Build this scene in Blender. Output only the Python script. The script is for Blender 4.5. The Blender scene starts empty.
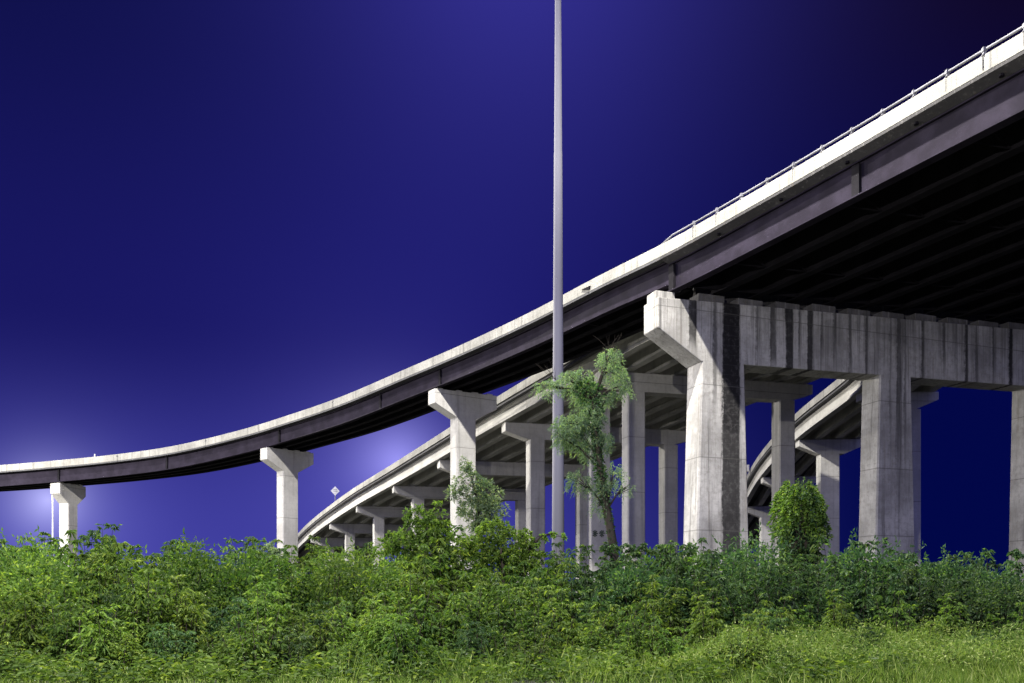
import bpy, math, random
import numpy as np
from mathutils import Vector, Matrix
R = math.radians
random.seed(7); rng = np.random.default_rng(7)
S = bpy.context.scene
COL = S.collection

# ------------------------------------------------------------------ camera
F = 900.0; HOR = 600.0; CAMZ = 1.6; W, H = 1024, 683
cd = bpy.data.cameras.new('camera'); cam = bpy.data.objects.new('camera', cd); COL.objects.link(cam)
cam.location = (0, 0, CAMZ); cam.rotation_euler = (R(90), 0, 0)
cd.sensor_fit = 'HORIZONTAL'; cd.sensor_width = 36.0; cd.lens = 36.0*F/W
cd.shift_y = (HOR-H/2)/W
cd.clip_start = 0.1; cd.clip_end = 5000
S.camera = cam
S.render.resolution_x = W; S.render.resolution_y = H

def at(px, py, Y):
    return Vector(((px-512)/F*Y, Y, CAMZ+(HOR-py)/F*Y))

# ------------------------------------------------------------------ view
S.view_settings.view_transform = 'Standard'; S.view_settings.look = 'None'
S.view_settings.gamma = 1; S.view_settings.exposure = 0.35

# ------------------------------------------------------------------ node helpers
class NT:
    def __init__(s, tree): s.t = tree; s.n = tree.nodes; s.l = tree.links
    def new(s, k, **kw):
        n = s.n.new(k)
        for a, v in kw.items(): setattr(n, a, v)
        return n
    def put(s, sock, v):
        if isinstance(v, bpy.types.NodeSocket): s.l.new(v, sock)
        elif v is not None: sock.default_value = v
    def m(s, op, a, b=None, c=None, clamp=False):
        n = s.new('ShaderNodeMath', operation=op); n.use_clamp = clamp
        s.put(n.inputs[0], a)
        if b is not None: s.put(n.inputs[1], b)
        if c is not None: s.put(n.inputs[2], c)
        return n.outputs[0]
    def v(s, op, a, b=None):
        n = s.new('ShaderNodeVectorMath', operation=op); s.put(n.inputs[0], a)
        if b is not None: s.put(n.inputs[1], b)
        return n.outputs['Value'] if op in ('DOT_PRODUCT', 'LENGTH') else n.outputs['Vector']
    def mix(s, f, a, b, mode='MIX'):
        n = s.new('ShaderNodeMix', data_type='RGBA', blend_type=mode); n.clamp_factor = True
        s.put(n.inputs[0], f); s.put(n.inputs[6], a); s.put(n.inputs[7], b)
        return n.outputs[2]
    def noise(s, vec, scale, detail=4, rough=.55):
        n = s.new('ShaderNodeTexNoise'); s.put(n.inputs['Vector'], vec)
        n.inputs['Scale'].default_value = scale; n.inputs['Detail'].default_value = detail
        n.inputs['Roughness'].default_value = rough
        return n.outputs['Fac']
    def rng(s, v, a, b, c=0., d=1., smooth=True):
        n = s.new('ShaderNodeMapRange'); n.interpolation_type = 'SMOOTHSTEP' if smooth else 'LINEAR'
        s.put(n.inputs[0], v); n.inputs[1].default_value = a; n.inputs[2].default_value = b
        n.inputs[3].default_value = c; n.inputs[4].default_value = d
        return n.outputs[0]

def c4(r, g=None, b=None):
    if g is None: return (r, r, r, 1)
    return (r, g, b, 1)

# ------------------------------------------------------------------ world: night sky over a lit city
world = bpy.data.worlds.new('World'); S.world = world; world.use_nodes = True
wt = NT(world.node_tree); wt.n.clear()
tc = wt.new('ShaderNodeTexCoord'); D = wt.v('NORMALIZE', tc.outputs['Generated'])
sx = wt.new('ShaderNodeSeparateXYZ'); wt.l.new(D, sx.inputs[0])
dx, dy, dz = sx.outputs
hl = wt.m('SQRT', wt.m('ADD', wt.m('MULTIPLY', dx, dx), wt.m('MULTIPLY', dy, dy)))
azs = wt.m('DIVIDE', dx, wt.m('MAXIMUM', hl, .001))       # -1 left .. 1 right
el = wt.m('DIVIDE', dz, wt.m('MAXIMUM', hl, .001))
tR = wt.rng(azs, -.12, .42)
lowc = wt.mix(tR, c4(.034, .033, .25), c4(.0004, .0018, .050))
midc = wt.mix(tR, c4(.0070, .0066, .092), c4(.0007, .0018, .046))
tT = wt.rng(azs, .05, .52)
topc = wt.mix(tT, c4(.0034, .0040, .050), c4(.0035, .0016, .010))
fe = wt.rng(el, .03, .30)
fe2 = wt.rng(el, .28, .66)
sky = wt.mix(fe2, wt.mix(fe, lowc, midc), topc)
def glow(px, py, spread, col, power=2.0):  # soft lamp haze painted into the sky colour
    d = Vector(((px-512)/F, 1, (HOR-py)/F)).normalized()
    dt = wt.v('DOT_PRODUCT', D, tuple(d))
    ang = wt.m('ARCCOSINE', wt.m('MINIMUM', dt, .9999999))
    q = wt.m('POWER', wt.m('DIVIDE', ang, spread/F), power)
    g = wt.m('EXPONENT', wt.m('MULTIPLY', q, -1.0))
    return wt.mix(g, c4(0), c4(*col))
for a in [(48, 500, 23, (.34, .34, .50), 1.2), (62, 530, 80, (.038, .037, .12), 1.7), (398, 462, 34, (.20, .19, .42), 1.4), (375, 480, 95, (.034, .031, .11), 1.6),
          (520, -90, 170, (.024, .020, .17), 1.6), (430, 330, 220, (.002, .002, .026), 2.0)]:
    sky = wt.mix(1.0, sky, glow(*a), 'ADD')
back = wt.rng(dy, .15, -.5)                                 # fill glow added behind the camera to lift shaded faces
sky = wt.mix(1.0, sky, wt.mix(back, c4(0), c4(.19, .20, .52)), 'ADD')
bg = wt.new('ShaderNodeBackground'); wt.l.new(sky, bg.inputs[0]); bg.inputs[1].default_value = 1.0
wo = wt.new('ShaderNodeOutputWorld'); wt.l.new(bg.outputs[0], wo.inputs[0])

MAST = Vector((2.1, 41.0, 46.5))
def lamp(name, loc, power, size=.6, col=(1, .96, .87)):
    l = bpy.data.lights.new(name, 'POINT'); l.energy = power; l.color = col; l.shadow_soft_size = size
    o = bpy.data.objects.new(name, l); o.location = loc; COL.objects.link(o); return o
lamp('mast_light', MAST+Vector((0, 0, -1.6)), 165000, .55)
lamp('left_mast_light', (-62, 80, 46), 60000, .5)
lamp('far_left_fill_light', (-76, 119, 52), 380000, .5)  # added unseen lamp that brightens the rear ramp fascias
lamp('low_left_light', (-78, 76, 21), 150000, .5)
lamp('plant_fill_light', (-6, 5, 15), 26000, .2)  # unseen fill lamp added to brighten the foreground plants
lamp('rear_mast_light', (-30, -30, 34), 11000, .6)
lamp('far_pole_light', at(46, 490, 150), 3500, .5)

# ------------------------------------------------------------------ object helpers
def tag(o, label=None, cat=None, group=None, kind=None):
    if label: o['label'] = label
    if cat: o['category'] = cat
    if group: o['group'] = group
    if kind: o['kind'] = kind
    return o
def empty(name, loc, label, cat, group=None):
    o = bpy.data.objects.new(name, None); COL.objects.link(o); o.location = loc; o.empty_display_size = .5
    return tag(o, label, cat, group)
class MB:
    def __init__(s): s.v = []; s.f = []
    def add(s, vs, fs):
        b = len(s.v); s.v += [tuple(p) for p in vs]; s.f += [tuple(i+b for i in f) for f in fs]
    def box(s, o, ax, ay, az):            # corner + three edge vectors
        o, ax, ay, az = map(Vector, (o, ax, ay, az))
        p = [o, o+ax, o+ax+ay, o+ay]; p += [q+az for q in p]
        s.add(p, [(3, 2, 1, 0), (4, 5, 6, 7), (0, 1, 5, 4), (1, 2, 6, 5), (2, 3, 7, 6), (3, 0, 4, 7)])
    def prism(s, pts, ext):               # polygon (list of Vector) extruded by ext
        n = len(pts); p = [Vector(q) for q in pts]; q = [a+Vector(ext) for a in p]
        s.add(p+q, [tuple(range(n))[::-1], tuple(range(n, 2*n))]+[(i, (i+1) % n, n+(i+1) % n, n+i) for i in range(n)])
    def tube(s, pts, rad, n=10):
        rings = []; pts = [Vector(p) for p in pts]
        for i, p in enumerate(pts):
            t = (pts[min(i+1, len(pts)-1)]-pts[max(i-1, 0)]).normalized()
            a = t.cross(Vector((0, 1, 0)) if abs(t.y) < .9 else Vector((1, 0, 0))).normalized(); b = t.cross(a)
            r = rad[i] if hasattr(rad, '__len__') else rad
            rings += [p+(a*math.cos(2*math.pi*k/n)+b*math.sin(2*math.pi*k/n))*r for k in range(n)]
        fs = []
        for i in range(len(pts)-1):
            for k in range(n): fs.append((i*n+k, i*n+(k+1) % n, (i+1)*n+(k+1) % n, (i+1)*n+k))
        fs += [tuple(range(n))[::-1], tuple(range((len(pts)-1)*n, len(pts)*n))]
        s.add(rings, fs)
    def build(s, name, mat, parent=None, smooth=False, bevel=0):
        me = bpy.data.meshes.new(name)
        off = parent_origin(parent)
        me.from_pydata([(p[0]-off[0], p[1]-off[1], p[2]-off[2]) for p in s.v], [], s.f)
        me.validate(); me.update()
        import bmesh
        bm = bmesh.new(); bm.from_mesh(me); bmesh.ops.recalc_face_normals(bm, faces=bm.faces); bm.to_mesh(me); bm.free()
        if smooth: me.polygons.foreach_set('use_smooth', [True]*len(me.polygons))
        me.materials.append(mat)
        o = bpy.data.objects.new(name, me); COL.objects.link(o); o.parent = parent
        if bevel:
            b = o.modifiers.new('bevel', 'BEVEL'); b.width = bevel; b.segments = 2; b.limit_method = 'ANGLE'
        return o
def parent_origin(p):
    v = Vector((0, 0, 0))
    while p is not None: v = v+Vector(p.location); p = p.parent
    return v

def spline(pts, step=1.5):
    """centripetal-ish Catmull-Rom through 3D points, sampled every ~step"""
    P = [Vector(p) for p in pts]
    P = [P[0]*2-P[1]]+P+[P[-1]*2-P[-2]]
    out = []
    for i in range(1, len(P)-2):
        a, b, c, d = P[i-1:i+3]; L = (c-b).length; n = max(2, int(L/step))
        t0 = 0; t1 = (b-a).length**.5; t2 = t1+(c-b).length**.5; t3 = t2+(d-c).length**.5
        for k in range(n):
            t = t1+(t2-t1)*k/n
            A1 = a*((t1-t)/(t1-t0))+b*((t-t0)/(t1-t0)); A2 = b*((t2-t)/(t2-t1))+c*((t-t1)/(t2-t1)); A3 = c*((t3-t)/(t3-t2))+d*((t-t2)/(t3-t2))
            B1 = A1*((t2-t)/(t2-t0))+A2*((t-t0)/(t2-t0)); B2 = A2*((t3-t)/(t3-t1))+A3*((t-t1)/(t3-t1))
            out.append(B1*((t2-t)/(t2-t1))+B2*((t-t1)/(t2-t1)))
    out.append(P[-2]); return out
def frames(path):
    fr = []
    for i, p in enumerate(path):
        t = path[min(i+1, len(path)-1)]-path[max(i-1, 0)]; t.z = 0; t.normalize()
        fr.append((p, Vector((t.y, -t.x, 0))))
    return fr
def sweep(mb, fr, prof, slope=0., woff=None):
    n = len(prof); vs = []
    for i, (p, r) in enumerate(fr):
        for (a, z) in prof:
            vs.append(p+r*a+Vector((0, 0, z+slope*a)))
    fs = []
    for i in range(len(fr)-1):
        for k in range(n): fs.append((i*n+k, i*n+(k+1) % n, (i+1)*n+(k+1) % n, (i+1)*n+k))
    fs += [tuple(range(n)), tuple(range((len(fr)-1)*n, len(fr)*n))[::-1]]
    mb.add(vs, fs)

# ------------------------------------------------------------------ materials
def mat(name):
    m = bpy.data.materials.new(name); m.use_nodes = True; t = NT(m.node_tree); t.n.clear()
    out = t.new('ShaderNodeOutputMaterial'); bs = t.new('ShaderNodeBsdfPrincipled'); t.l.new(bs.outputs[0], out.inputs[0])
    return m, t, bs, out
def concrete(name, base=(.40, .395, .37), streak=.5, blotch=.35, bumps=None, lift=None, joints=True, dirt_scale=1.3):
    m, t, bs, out = mat(name)
    g = t.new('ShaderNodeNewGeometry'); P = g.outputs['Position']
    sp = t.new('ShaderNodeSeparateXYZ'); t.l.new(P, sp.inputs[0])
    a = t.noise(P, .35, 5, .6); b = t.noise(P, 3.5, 5, .65); fine = t.noise(P, 28, 3, .6)
    mp = t.new('ShaderNodeMapping'); t.l.new(P, mp.inputs[0]); mp.inputs['Scale'].default_value = (dirt_scale, dirt_scale, .045)
    st = t.noise(mp.outputs[0], 1.6, 5, .6)
    mp2 = t.new('ShaderNodeMapping'); t.l.new(P, mp2.inputs[0]); mp2.inputs['Scale'].default_value = (5, 5, .25)
    st2 = t.noise(mp2.outputs[0], 1.6, 3, .6)
    col = t.mix(t.rng(a, .32, .68), c4(*[x*(1-blotch*.55) for x in base]), c4(*[min(1, x*(1+blotch*.35)) for x in base]))
    col = t.mix(t.m('MULTIPLY', t.rng(b, .42, .72), .30*blotch/.35), col, c4(base[0]*.55, base[1]*.54, base[2]*.50))
    col = t.mix(t.m('MULTIPLY', t.rng(st, .54, .70), streak), col, c4(.075, .072, .070))
    col = t.mix(t.m('MULTIPLY', t.rng(st2, .56, .72), streak*.5), col, c4(.11, .105, .10))
    lm = t.noise(mp2.outputs[0], .9, 4, .7)
    col = t.mix(t.m('MULTIPLY', t.rng(lm, .55, .75), .55*streak), col, c4(.62, .60, .57))
    rs_ = t.noise(mp.outputs[0], 2.7, 4, .6)
    col = t.mix(t.m('MULTIPLY', t.rng(rs_, .58, .74), .5*streak), col, c4(.20, .15, .10))
    if bumps:
        dirv, off, lst = bumps
        e = t.m('SUBTRACT', t.v('DOT_PRODUCT', P, tuple(dirv)), off)
        w = t.m('ADD', t.m('MULTIPLY', t.m('SUBTRACT', b, .5), .25), t.m('MULTIPLY', t.m('SUBTRACT', t.noise(mp2.outputs[0], .8, 5, .7), .5), .55))
        e2 = t.m('ADD', e, w)
        tot = None
        for (c, hw, s, zt, zb) in lst:      # centre, half width, strength, full above zt, gone below zb
            k = t.rng(t.m('ABSOLUTE', t.m('SUBTRACT', e2, c)), hw+.10, max(hw-.06, .0), 0, s)
            k = t.m('MULTIPLY', k, t.rng(t.m('ADD', sp.outputs[2], t.m('MULTIPLY', t.m('SUBTRACT', a, .5), 3)), zb, zt, 0, 1))
            tot = k if tot is None else t.m('MAXIMUM', tot, k)
        mp3 = t.new('ShaderNodeMapping'); t.l.new(P, mp3.inputs[0]); mp3.inputs['Scale'].default_value = (3.2, 3.2, .05)
        dr = t.rng(t.noise(mp3.outputs[0], 1.0, 6, .7), .47, .62)
        dz_ = t.rng(t.m('ADD', sp.outputs[2], t.m('MULTIPLY', t.m('SUBTRACT', t.noise(mp3.outputs[0], 2.3, 3), .5), 9)), 15.5, 20.8, 0, .55)
        col = t.mix(t.m('MULTIPLY', dr, dz_), col, c4(.055, .052, .05))
        wet = t.rng(t.noise(mp2.outputs[0], 2.4, 5, .75), .50, .66, 0, .32)
        col = t.mix(wet, col, c4(.17, .155, .135))
        br = t.rng(b, .34, .52, .90, .98)
        col = t.mix(t.m('MULTIPLY', tot, br), col, c4(.008, .0075, .009))
    if joints:
        z = t.m('FRACT', t.m('DIVIDE', t.m('ADD', sp.outputs[2], .9), 4.6))
        j = t.rng(t.m('ABSOLUTE', t.m('SUBTRACT', z, .5)), .010, .004, 0, .55)
        col = t.mix(j, col, c4(.10, .098, .09))
        # plank marks of the formwork
        z2 = t.m('FRACT', t.m('MULTIPLY', sp.outputs[2], 1.6)); j2 = t.rng(t.m('ABSOLUTE', t.m('SUBTRACT', z2, .5)), .05, .02, 0, .10)
        col = t.mix(j2, col, c4(.16, .155, .15))
    col = t.mix(t.rng(fine, .35, .7, 0, .30), col, c4(.6), 'MULTIPLY')
    t.l.new(col, bs.inputs['Base Color']); bs.inputs['Roughness'].default_value = .88
    bs.inputs['Specular IOR Level'].default_value = .25
    bp = t.new('ShaderNodeBump'); bp.inputs['Strength'].default_value = .35; bp.inputs['Distance'].default_value = .03
    t.l.new(t.m('ADD', fine, t.m('MULTIPLY', b, 1.5)), bp.inputs['Height']); t.l.new(bp.outputs[0], bs.inputs['Normal'])
    return m
CON = concrete('pier_concrete', (.50, .49, .465), .28, .30)
CONP = concrete('parapet_concrete', (.31, .305, .28), .55, .45, joints=False, dirt_scale=2.2)
CONG = concrete('girder_concrete', (.50, .49, .46), .22, .28, joints=False)
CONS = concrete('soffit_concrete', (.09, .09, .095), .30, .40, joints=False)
E20 = Vector((math.cos(R(20)), math.sin(R(20)), 0)); B20 = Vector((-E20.y, E20.x, 0))
D0 = Vector((.2111*56.6, 56.6, 0))
CONW = concrete('stained_bent_concrete', (.46, .45, .43), .62, .62, bumps=(E20, D0.dot(E20), [
    (2.15, .64, 1.0, 13.0, 8.5), (2.15, .64, .93, 4.5, -4), (-.66, .24, .9, 18.3, 16.6), (.95, .10, .7, 17, 12), (5.3, .20, .75, 18, 16.5), (6.6, .30, .93, 17, 15.5), (8.2, .20, .9, 17, 15.5),
    (10.2, .10, .6, 19, 16), (12.9, .10, .7, 18, 13), (15.6, .16, .7, 18, 6), (17.7, .12, .8, 18, 13), (21.7, .13, .85, 17, 15), (22.6, .10, .5, 17, 15), (25.9, .18, .95, 16, 15), (14.9, .05, .5, 18, 5), (4.1, .07, .6, 19, 15), (7.4, .06, .7, 19, 16.5), (9.2, .08, .7, 19, 17), (11.5, .09, .7, 18.5, 15), (16.2, .08, .6, 17, 6), (19.6, .1, .7, 19.5, 17), (24.2, .07, .7, 19, 16)]), dirt_scale=1.6)

PADM = concrete('shaded_pedestal_concrete', (.15, .145, .145), .7, .6, joints=False)  # shade under the girders put into the pedestal colour
def steel(name, col, rough=.5, metal=0.0):
    m, t, bs, out = mat(name)
    g = t.new('ShaderNodeNewGeometry'); P = g.outputs['Position']
    n = t.noise(P, .9, 5, .6); n2 = t.noise(P, 14, 3)
    c = t.mix(t.rng(n, .35, .7), c4(*[x*.72 for x in col]), c4(*[x*1.2 for x in col]))
    c = t.mix(t.rng(n2, .5, .75, 0, .35), c, c4(*[x*.5 for x in col]))
    t.l.new(c, bs.inputs['Base Color']); bs.inputs['Roughness'].default_value = rough; bs.inputs['Metallic'].default_value = metal; bs.inputs['Specular IOR Level'].default_value = .06 if max(col) < .06 else .3
    return m
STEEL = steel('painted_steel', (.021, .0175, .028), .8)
STEELD = steel('inner_steel', (.012, .011, .014), .8)  # darker copy of the girder steel; shade under the decks put into colour
GALV = steel('galvanised_steel', (.17, .17, .19), .6, .0)
m, t, bs, out = mat('mast_steel'); MASTM = m
g = t.new('ShaderNodeNewGeometry'); n = t.noise(g.outputs['Position'], .25, 3)
t.l.new(t.mix(n, c4(.27, .265, .30), c4(.33, .325, .36)), bs.inputs['Base Color']); bs.inputs['Roughness'].default_value = .7; bs.inputs['Specular IOR Level'].default_value = .2
WHITE = steel('sign_back_aluminium', (.42, .42, .47), .5, 0)
SOFD = concrete('shaded_soffit', (.055, .053, .055), .3, .4, joints=False)  # near-black underside: lack of light put into the concrete colour
ASPH = steel('deck_asphalt', (.05, .05, .052), .9)
m, t, bs, out = mat('lamp_glass'); LAMP = m
bs.inputs['Base Color'].default_value = (1, 1, 1, 1); bs.inputs['Emission Color'].default_value = (1, .98, .95, 1); bs.inputs['Emission Strength'].default_value = 30
GRAF = steel('graffiti_paint', (.06, .08, .06), .6)

def leafmat(name, dark, light, tip=None, trans=.38, rough=.62):
    m, t, bs, out = mat(name)
    g = t.new('ShaderNodeNewGeometry'); oi = t.new('ShaderNodeObjectInfo')
    r = g.outputs['Random Per Island']
    col = t.mix(r, c4(*dark), c4(*light))
    n = t.noise(g.outputs['Position'], .55, 3, .6)
    col = t.mix(t.rng(n, .38, .62, 0, .62), col, c4(dark[0]*.7, dark[1]*.75, dark[2]*.9))  # dark noise patches put thicket shade into the leaf colour
    tipc = tip or (light[0]*1.5, light[1]*1.25, light[2]*.8)
    col = t.mix(t.rng(r, .80, 1.0, 0, .8), col, c4(*tipc))
    hs = t.new('ShaderNodeHueSaturation'); t.l.new(col, hs.inputs['Color'])
    t.l.new(t.m('ADD', .485, t.m('MULTIPLY', oi.outputs['Random'], .03)), hs.inputs['Hue'])
    t.l.new(t.m('ADD', .72, t.m('MULTIPLY', t.m('FRACT', t.m('MULTIPLY', oi.outputs['Random'], 7.31)), .55)), hs.inputs['Value'])
    col = hs.outputs[0]
    t.l.new(col, bs.inputs['Base Color']); bs.inputs['Roughness'].default_value = rough
    bs.inputs['Specular IOR Level'].default_value = .22
    tr = t.new('ShaderNodeBsdfTranslucent')
    t.l.new(t.mix(1.0, col, c4(1.2, 1.3, .65), 'MULTIPLY'), tr.inputs['Color'])
    mx = t.new('ShaderNodeMixShader'); mx.inputs[0].default_value = trans
    t.l.new(bs.outputs[0], mx.inputs[1]); t.l.new(tr.outputs[0], mx.inputs[2]); t.l.new(mx.outputs[0], out.inputs[0])
    return m
LEAF = leafmat('weed_leaf', (.042, .088, .018), (.175, .28, .050))
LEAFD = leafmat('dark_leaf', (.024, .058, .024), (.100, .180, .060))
LEAFY = leafmat('yellow_leaf', (.075, .120, .025), (.16, .22, .05))
LEAFW = leafmat('willow_leaf', (.12, .19, .11), (.26, .37, .20))
LEAFV = leafmat('vine_leaf', (.065, .125, .022), (.17, .28, .05))
GRASS = leafmat('grass_blade', (.085, .15, .024), (.21, .27, .05), tip=(.38, .42, .18), trans=.3, rough=.7)
BARK = steel('bark', (.05, .043, .035), .9)
m, t, bs, out = mat('soil_and_low_grass'); SOIL = m
g = t.new('ShaderNodeNewGeometry'); n = t.noise(g.outputs['Position'], .7, 6, .65); n2 = t.noise(g.outputs['Position'], 7, 4)
t.l.new(t.mix(t.rng(n, .4, .62), t.mix(n2, c4(.022, .020, .017), c4(.04, .036, .03)), t.mix(n2, c4(.016, .022, .013), c4(.03, .038, .022))), bs.inputs['Base Color'])
bs.inputs['Roughness'].default_value = .95

# ------------------------------------------------------------------ ground
mb = MB(); nx = 60
xs = [math.copysign(abs(k/30)**2.2*1500, k) for k in range(-30, 31)]; ys = [-150+2200*(k/60)**2.0 for k in range(61)]
vs = [(x, y, .10*math.sin(x*.21+y*.13)*math.cos(y*.17) if abs(x) < 60 and y < 90 else 0) for y in ys for x in xs]
mb.add(vs, [(j*61+i, j*61+i+1, (j+1)*61+i+1, (j+1)*61+i) for j in range(60) for i in range(60)])
tag(mb.build('ground', SOIL, smooth=True), kind='structure')

# ================================================================== BRIDGES
# --- upper flyover: (px, y of parapet top, depth)
near = [Vector((53.3, -19, 26.2)), Vector((42.7, -1, 25.9)), Vector((31.6, 18, 25.4))]
ctrl = near+[at(1024, 31, 36.6), at(860, 129, 44.3), at(760, 188, 49.8), at(671, 239, 55.5)]
ctrl2 = [at(671, 239, 55.5), at(600, 275, 61.5), at(530, 312, 68.5), at(465, 343, 75), at(410, 367, 80.6), at(340, 397, 88), at(287, 415.5, 94), at(240, 430, 98.3), at(170, 446.5, 102.8), at(110, 455, 105.2), at(55, 460.5, 106.2), at(0, 465, 106.5), at(-70, 469, 106), at(-160, 473, 104), at(-300, 478, 98), at(-480,482, 90)]
allp = spline(ctrl+ctrl2[1:], 1.0)
# split at the bent
isp = min(range(len(allp)), key=lambda i: (allp[i]-at(657, 246, 56.6)).length)
pathR = allp[:isp+1]; pathL = allp[isp:]
pathL = [Vector(p) for p in pathL]
PAR = [(0, 0), (.24, 0), (.30, -.45), (.42, -.72), (0, -.75)]
def parapet(name, fr, par, flip_at=None, slope=.03, h=0):
    mb = MB()
    pr = PAR if flip_at is None else [(flip_at-a, z) for a, z in PAR]
    sweep(mb, fr, pr, slope); return mb.build(name, CONP, par, bevel=.02)
def igirder(mb, fr, off, top, depth, slope, tf=.45, bf=.5, web=.03, ft=.06):
    sweep(mb, fr, [(off-tf/2, top), (off+tf/2, top), (off+tf/2, top-ft), (off+web/2, top-ft), (off+web/2, top-depth+ft), (off+bf/2, top-depth+ft),
                   (off+bf/2, top-depth), (off-bf/2, top-depth), (off-bf/2, top-depth+ft), (off-web/2, top-depth+ft), (off-web/2, top-ft), (off-tf/2, top-ft)], slope)

fly = empty('flyover_bridge', Vector((pathL[0].x, pathL[0].y, 0)), 'long curving upper flyover with pale parapet and steel girders sweeping off to the left', 'bridge')
frL = frames(pathL)
wL = 6.4; SL = .03
parapet('parapet', frL, fly, None, SL); parapet('parapet', frL, fly, wL, SL)
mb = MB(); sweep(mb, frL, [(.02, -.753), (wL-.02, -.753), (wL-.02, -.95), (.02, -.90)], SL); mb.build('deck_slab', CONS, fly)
for k, o in enumerate([.8, 2.4, 3.95, 5.5]):
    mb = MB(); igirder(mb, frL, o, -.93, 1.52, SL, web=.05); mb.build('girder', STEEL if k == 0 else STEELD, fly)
# stiffener plates and joint plates on the outer girder, above each pier
def stiff(par, fr, idx, o=.8, gap=True):
    mb = MB(); p, r = fr[idx]; t = Vector((-r.y, r.x, 0))
    mb.box(p+r*(o-.16)+Vector((0, 0, -2.40))-t*.1, r*.14, t*.2, Vector((0, 0, 1.40)))
    return mb.build('stiffener', STEELD, par)
def nearest(path, px):
    return min(range(len(path)), key=lambda i: abs(512+path[i].x/path[i].y*F-px) if path[i].y > 5 else 1e9)
for px in (55, 271, 435, 372, 162):
    stiff(fly, frL, nearest(pathL, px))
# cross frames between the girders
def crossframes(par, fr, offs, step, mat_, top=-1.25, bot=-2.7, slope=.03):
    for i in range(3, len(fr)-1, step):
        p, r = fr[i]; mb = MB()
        for a, b in zip(offs[:-1], offs[1:]):
            A = p+r*a; B = p+r*b
            za, zb = slope*a, slope*b
            mb.tube([A+Vector((0, 0, top+za)), B+Vector((0, 0, bot+zb))], .05, 4); mb.tube([A+Vector((0, 0, bot+za)), B+Vector((0, 0, top+zb))], .05, 4)
            mb.tube([A+Vector((0, 0, bot+za)), B+Vector((0, 0, bot+zb))], .05, 4)
        mb.build('cross_frame', mat_, par)
crossframes(fly, frL, [.8, 2.4, 3.95, 5.5], 6, STEELD, top=-1.05, bot=-2.3)

# --- wide overpass from the bent towards and over the right
wide = empty('overpass_bridge', Vector((pathR[-1].x, pathR[-1].y, 0)), 'wide upper overpass with railed white parapet and dark underside at upper right', 'bridge')
pR = [Vector(p) for p in pathR]
# cross direction runs parallel to the bent so the far end is square on the cap
frR = [(p, E20.copy()) for p in pR]
WR = 37.0; SR = .036
mb = MB(); sweep(mb, frR, PAR, SR); mb.build('parapet', CONP, wide, bevel=.02)
mb = MB(); sweep(mb, frR, [(WR-a, z) for a, z in PAR], SR); mb.build('parapet', CONP, wide)
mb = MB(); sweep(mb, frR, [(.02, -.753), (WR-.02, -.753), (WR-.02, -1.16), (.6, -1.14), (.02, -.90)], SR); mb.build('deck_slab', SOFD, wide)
offsR = [.82+k*2.9 for k in range(13)]
for k, o in enumerate(offsR):
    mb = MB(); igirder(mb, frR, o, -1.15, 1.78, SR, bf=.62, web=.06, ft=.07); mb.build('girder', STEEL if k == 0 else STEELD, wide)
crossframes(wide, frR[:-2], offsR, 7, STEELD, slope=SR)
for px in (664, 845):
    mb = MB(); i = nearest(pR, px); p, r = frR[i]; t = Vector((.5, -.864, 0))
    mb.box(p+r*.62+Vector((0, 0, -2.84)), r*.16, t*.45, Vector((0, 0, 1.6))); mb.build('splice_plate', STEELD, wide)
# end diaphragms added to close the bays and stop light leaking through
for a, b in zip(offsR[:-1], offsR[1:]):
    p = frR[-2][0]; mb = MB(); mb.prism([p+E20*(a+.05)+Vector((0, 0, -1.17+SR*a)), p+E20*(b-.05)+Vector((0, 0, -1.17+SR*b)), p+E20*(b-.05)+Vector((0, 0, -2.85+SR*b)), p+E20*(a+.05)+Vector((0, 0, -2.85+SR*a))], B20*.12); mb.build('end_diaphragm', STEELD, wide)
# drain holes under the overhang
mb = MB()
acc = 0
for i in range(4, len(frR)-1):
    acc += (pR[i]-pR[i-1]).length
    if acc > 3.6:
        acc = 0; p, r = frR[i]; mb = MB(); mb.tube([p+r*.36+Vector((0, 0, -1.12)), p+r*.36+Vector((0, 0, -1.02))], .11, 8); mb.build('drain', STEELD, wide)
# rail with posts on top of the parapet (from px 658 on)
rail = MB(); i0 = nearest(pR, 660); rp = [p+E20*.12+Vector((0, 0, .27)) for p in pR[:i0]]
rail.tube(rp+[pR[i0]+E20*.12+Vector((0, 0, .02))], .06, 8); ro = rail.build('handrail', GALV, wide, smooth=True)
cum = 0; d = .8
for i in range(i0-1, 0, -1):
    seg = (pR[i-1]-pR[i]).length; cum += seg
    if cum >= d:
        cum -= 1.83; d = 0
        q = pR[i]+(pR[i-1]-pR[i])*max(0, (seg-cum)/seg if seg else 0)+E20*.12
        if q.y < 20: break
        mb = MB(); mb.box(q+Vector((-.06, -.06, -.02)), (.12, 0, 0), (0, .12, 0), (0, 0, .30)); mb.box(q+Vector((-.13, -.13, .0)), (.26, 0, 0), (0, .26, 0), (0, 0, .03))
        mb.box(q+Vector((-.09, -.09, .19)), (.18, 0, 0), (0, .18, 0), (0, 0, .17))
        mb.build('rail_post', GALV, wide)
        # thin construction joint under the post
        mb = MB(); tdir = (pR[i-1]-pR[i]).normalized(); nrm = Vector((-tdir.y, tdir.x, 0))
        if nrm.x > 0: nrm = -nrm
        mb.box(q-E20*.12+nrm*.006+Vector((0, 0, -.62)), tdir*.03, -nrm*.02, Vector((0, 0, .56))); mb.build('parapet_joint', CONS, wide)
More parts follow.
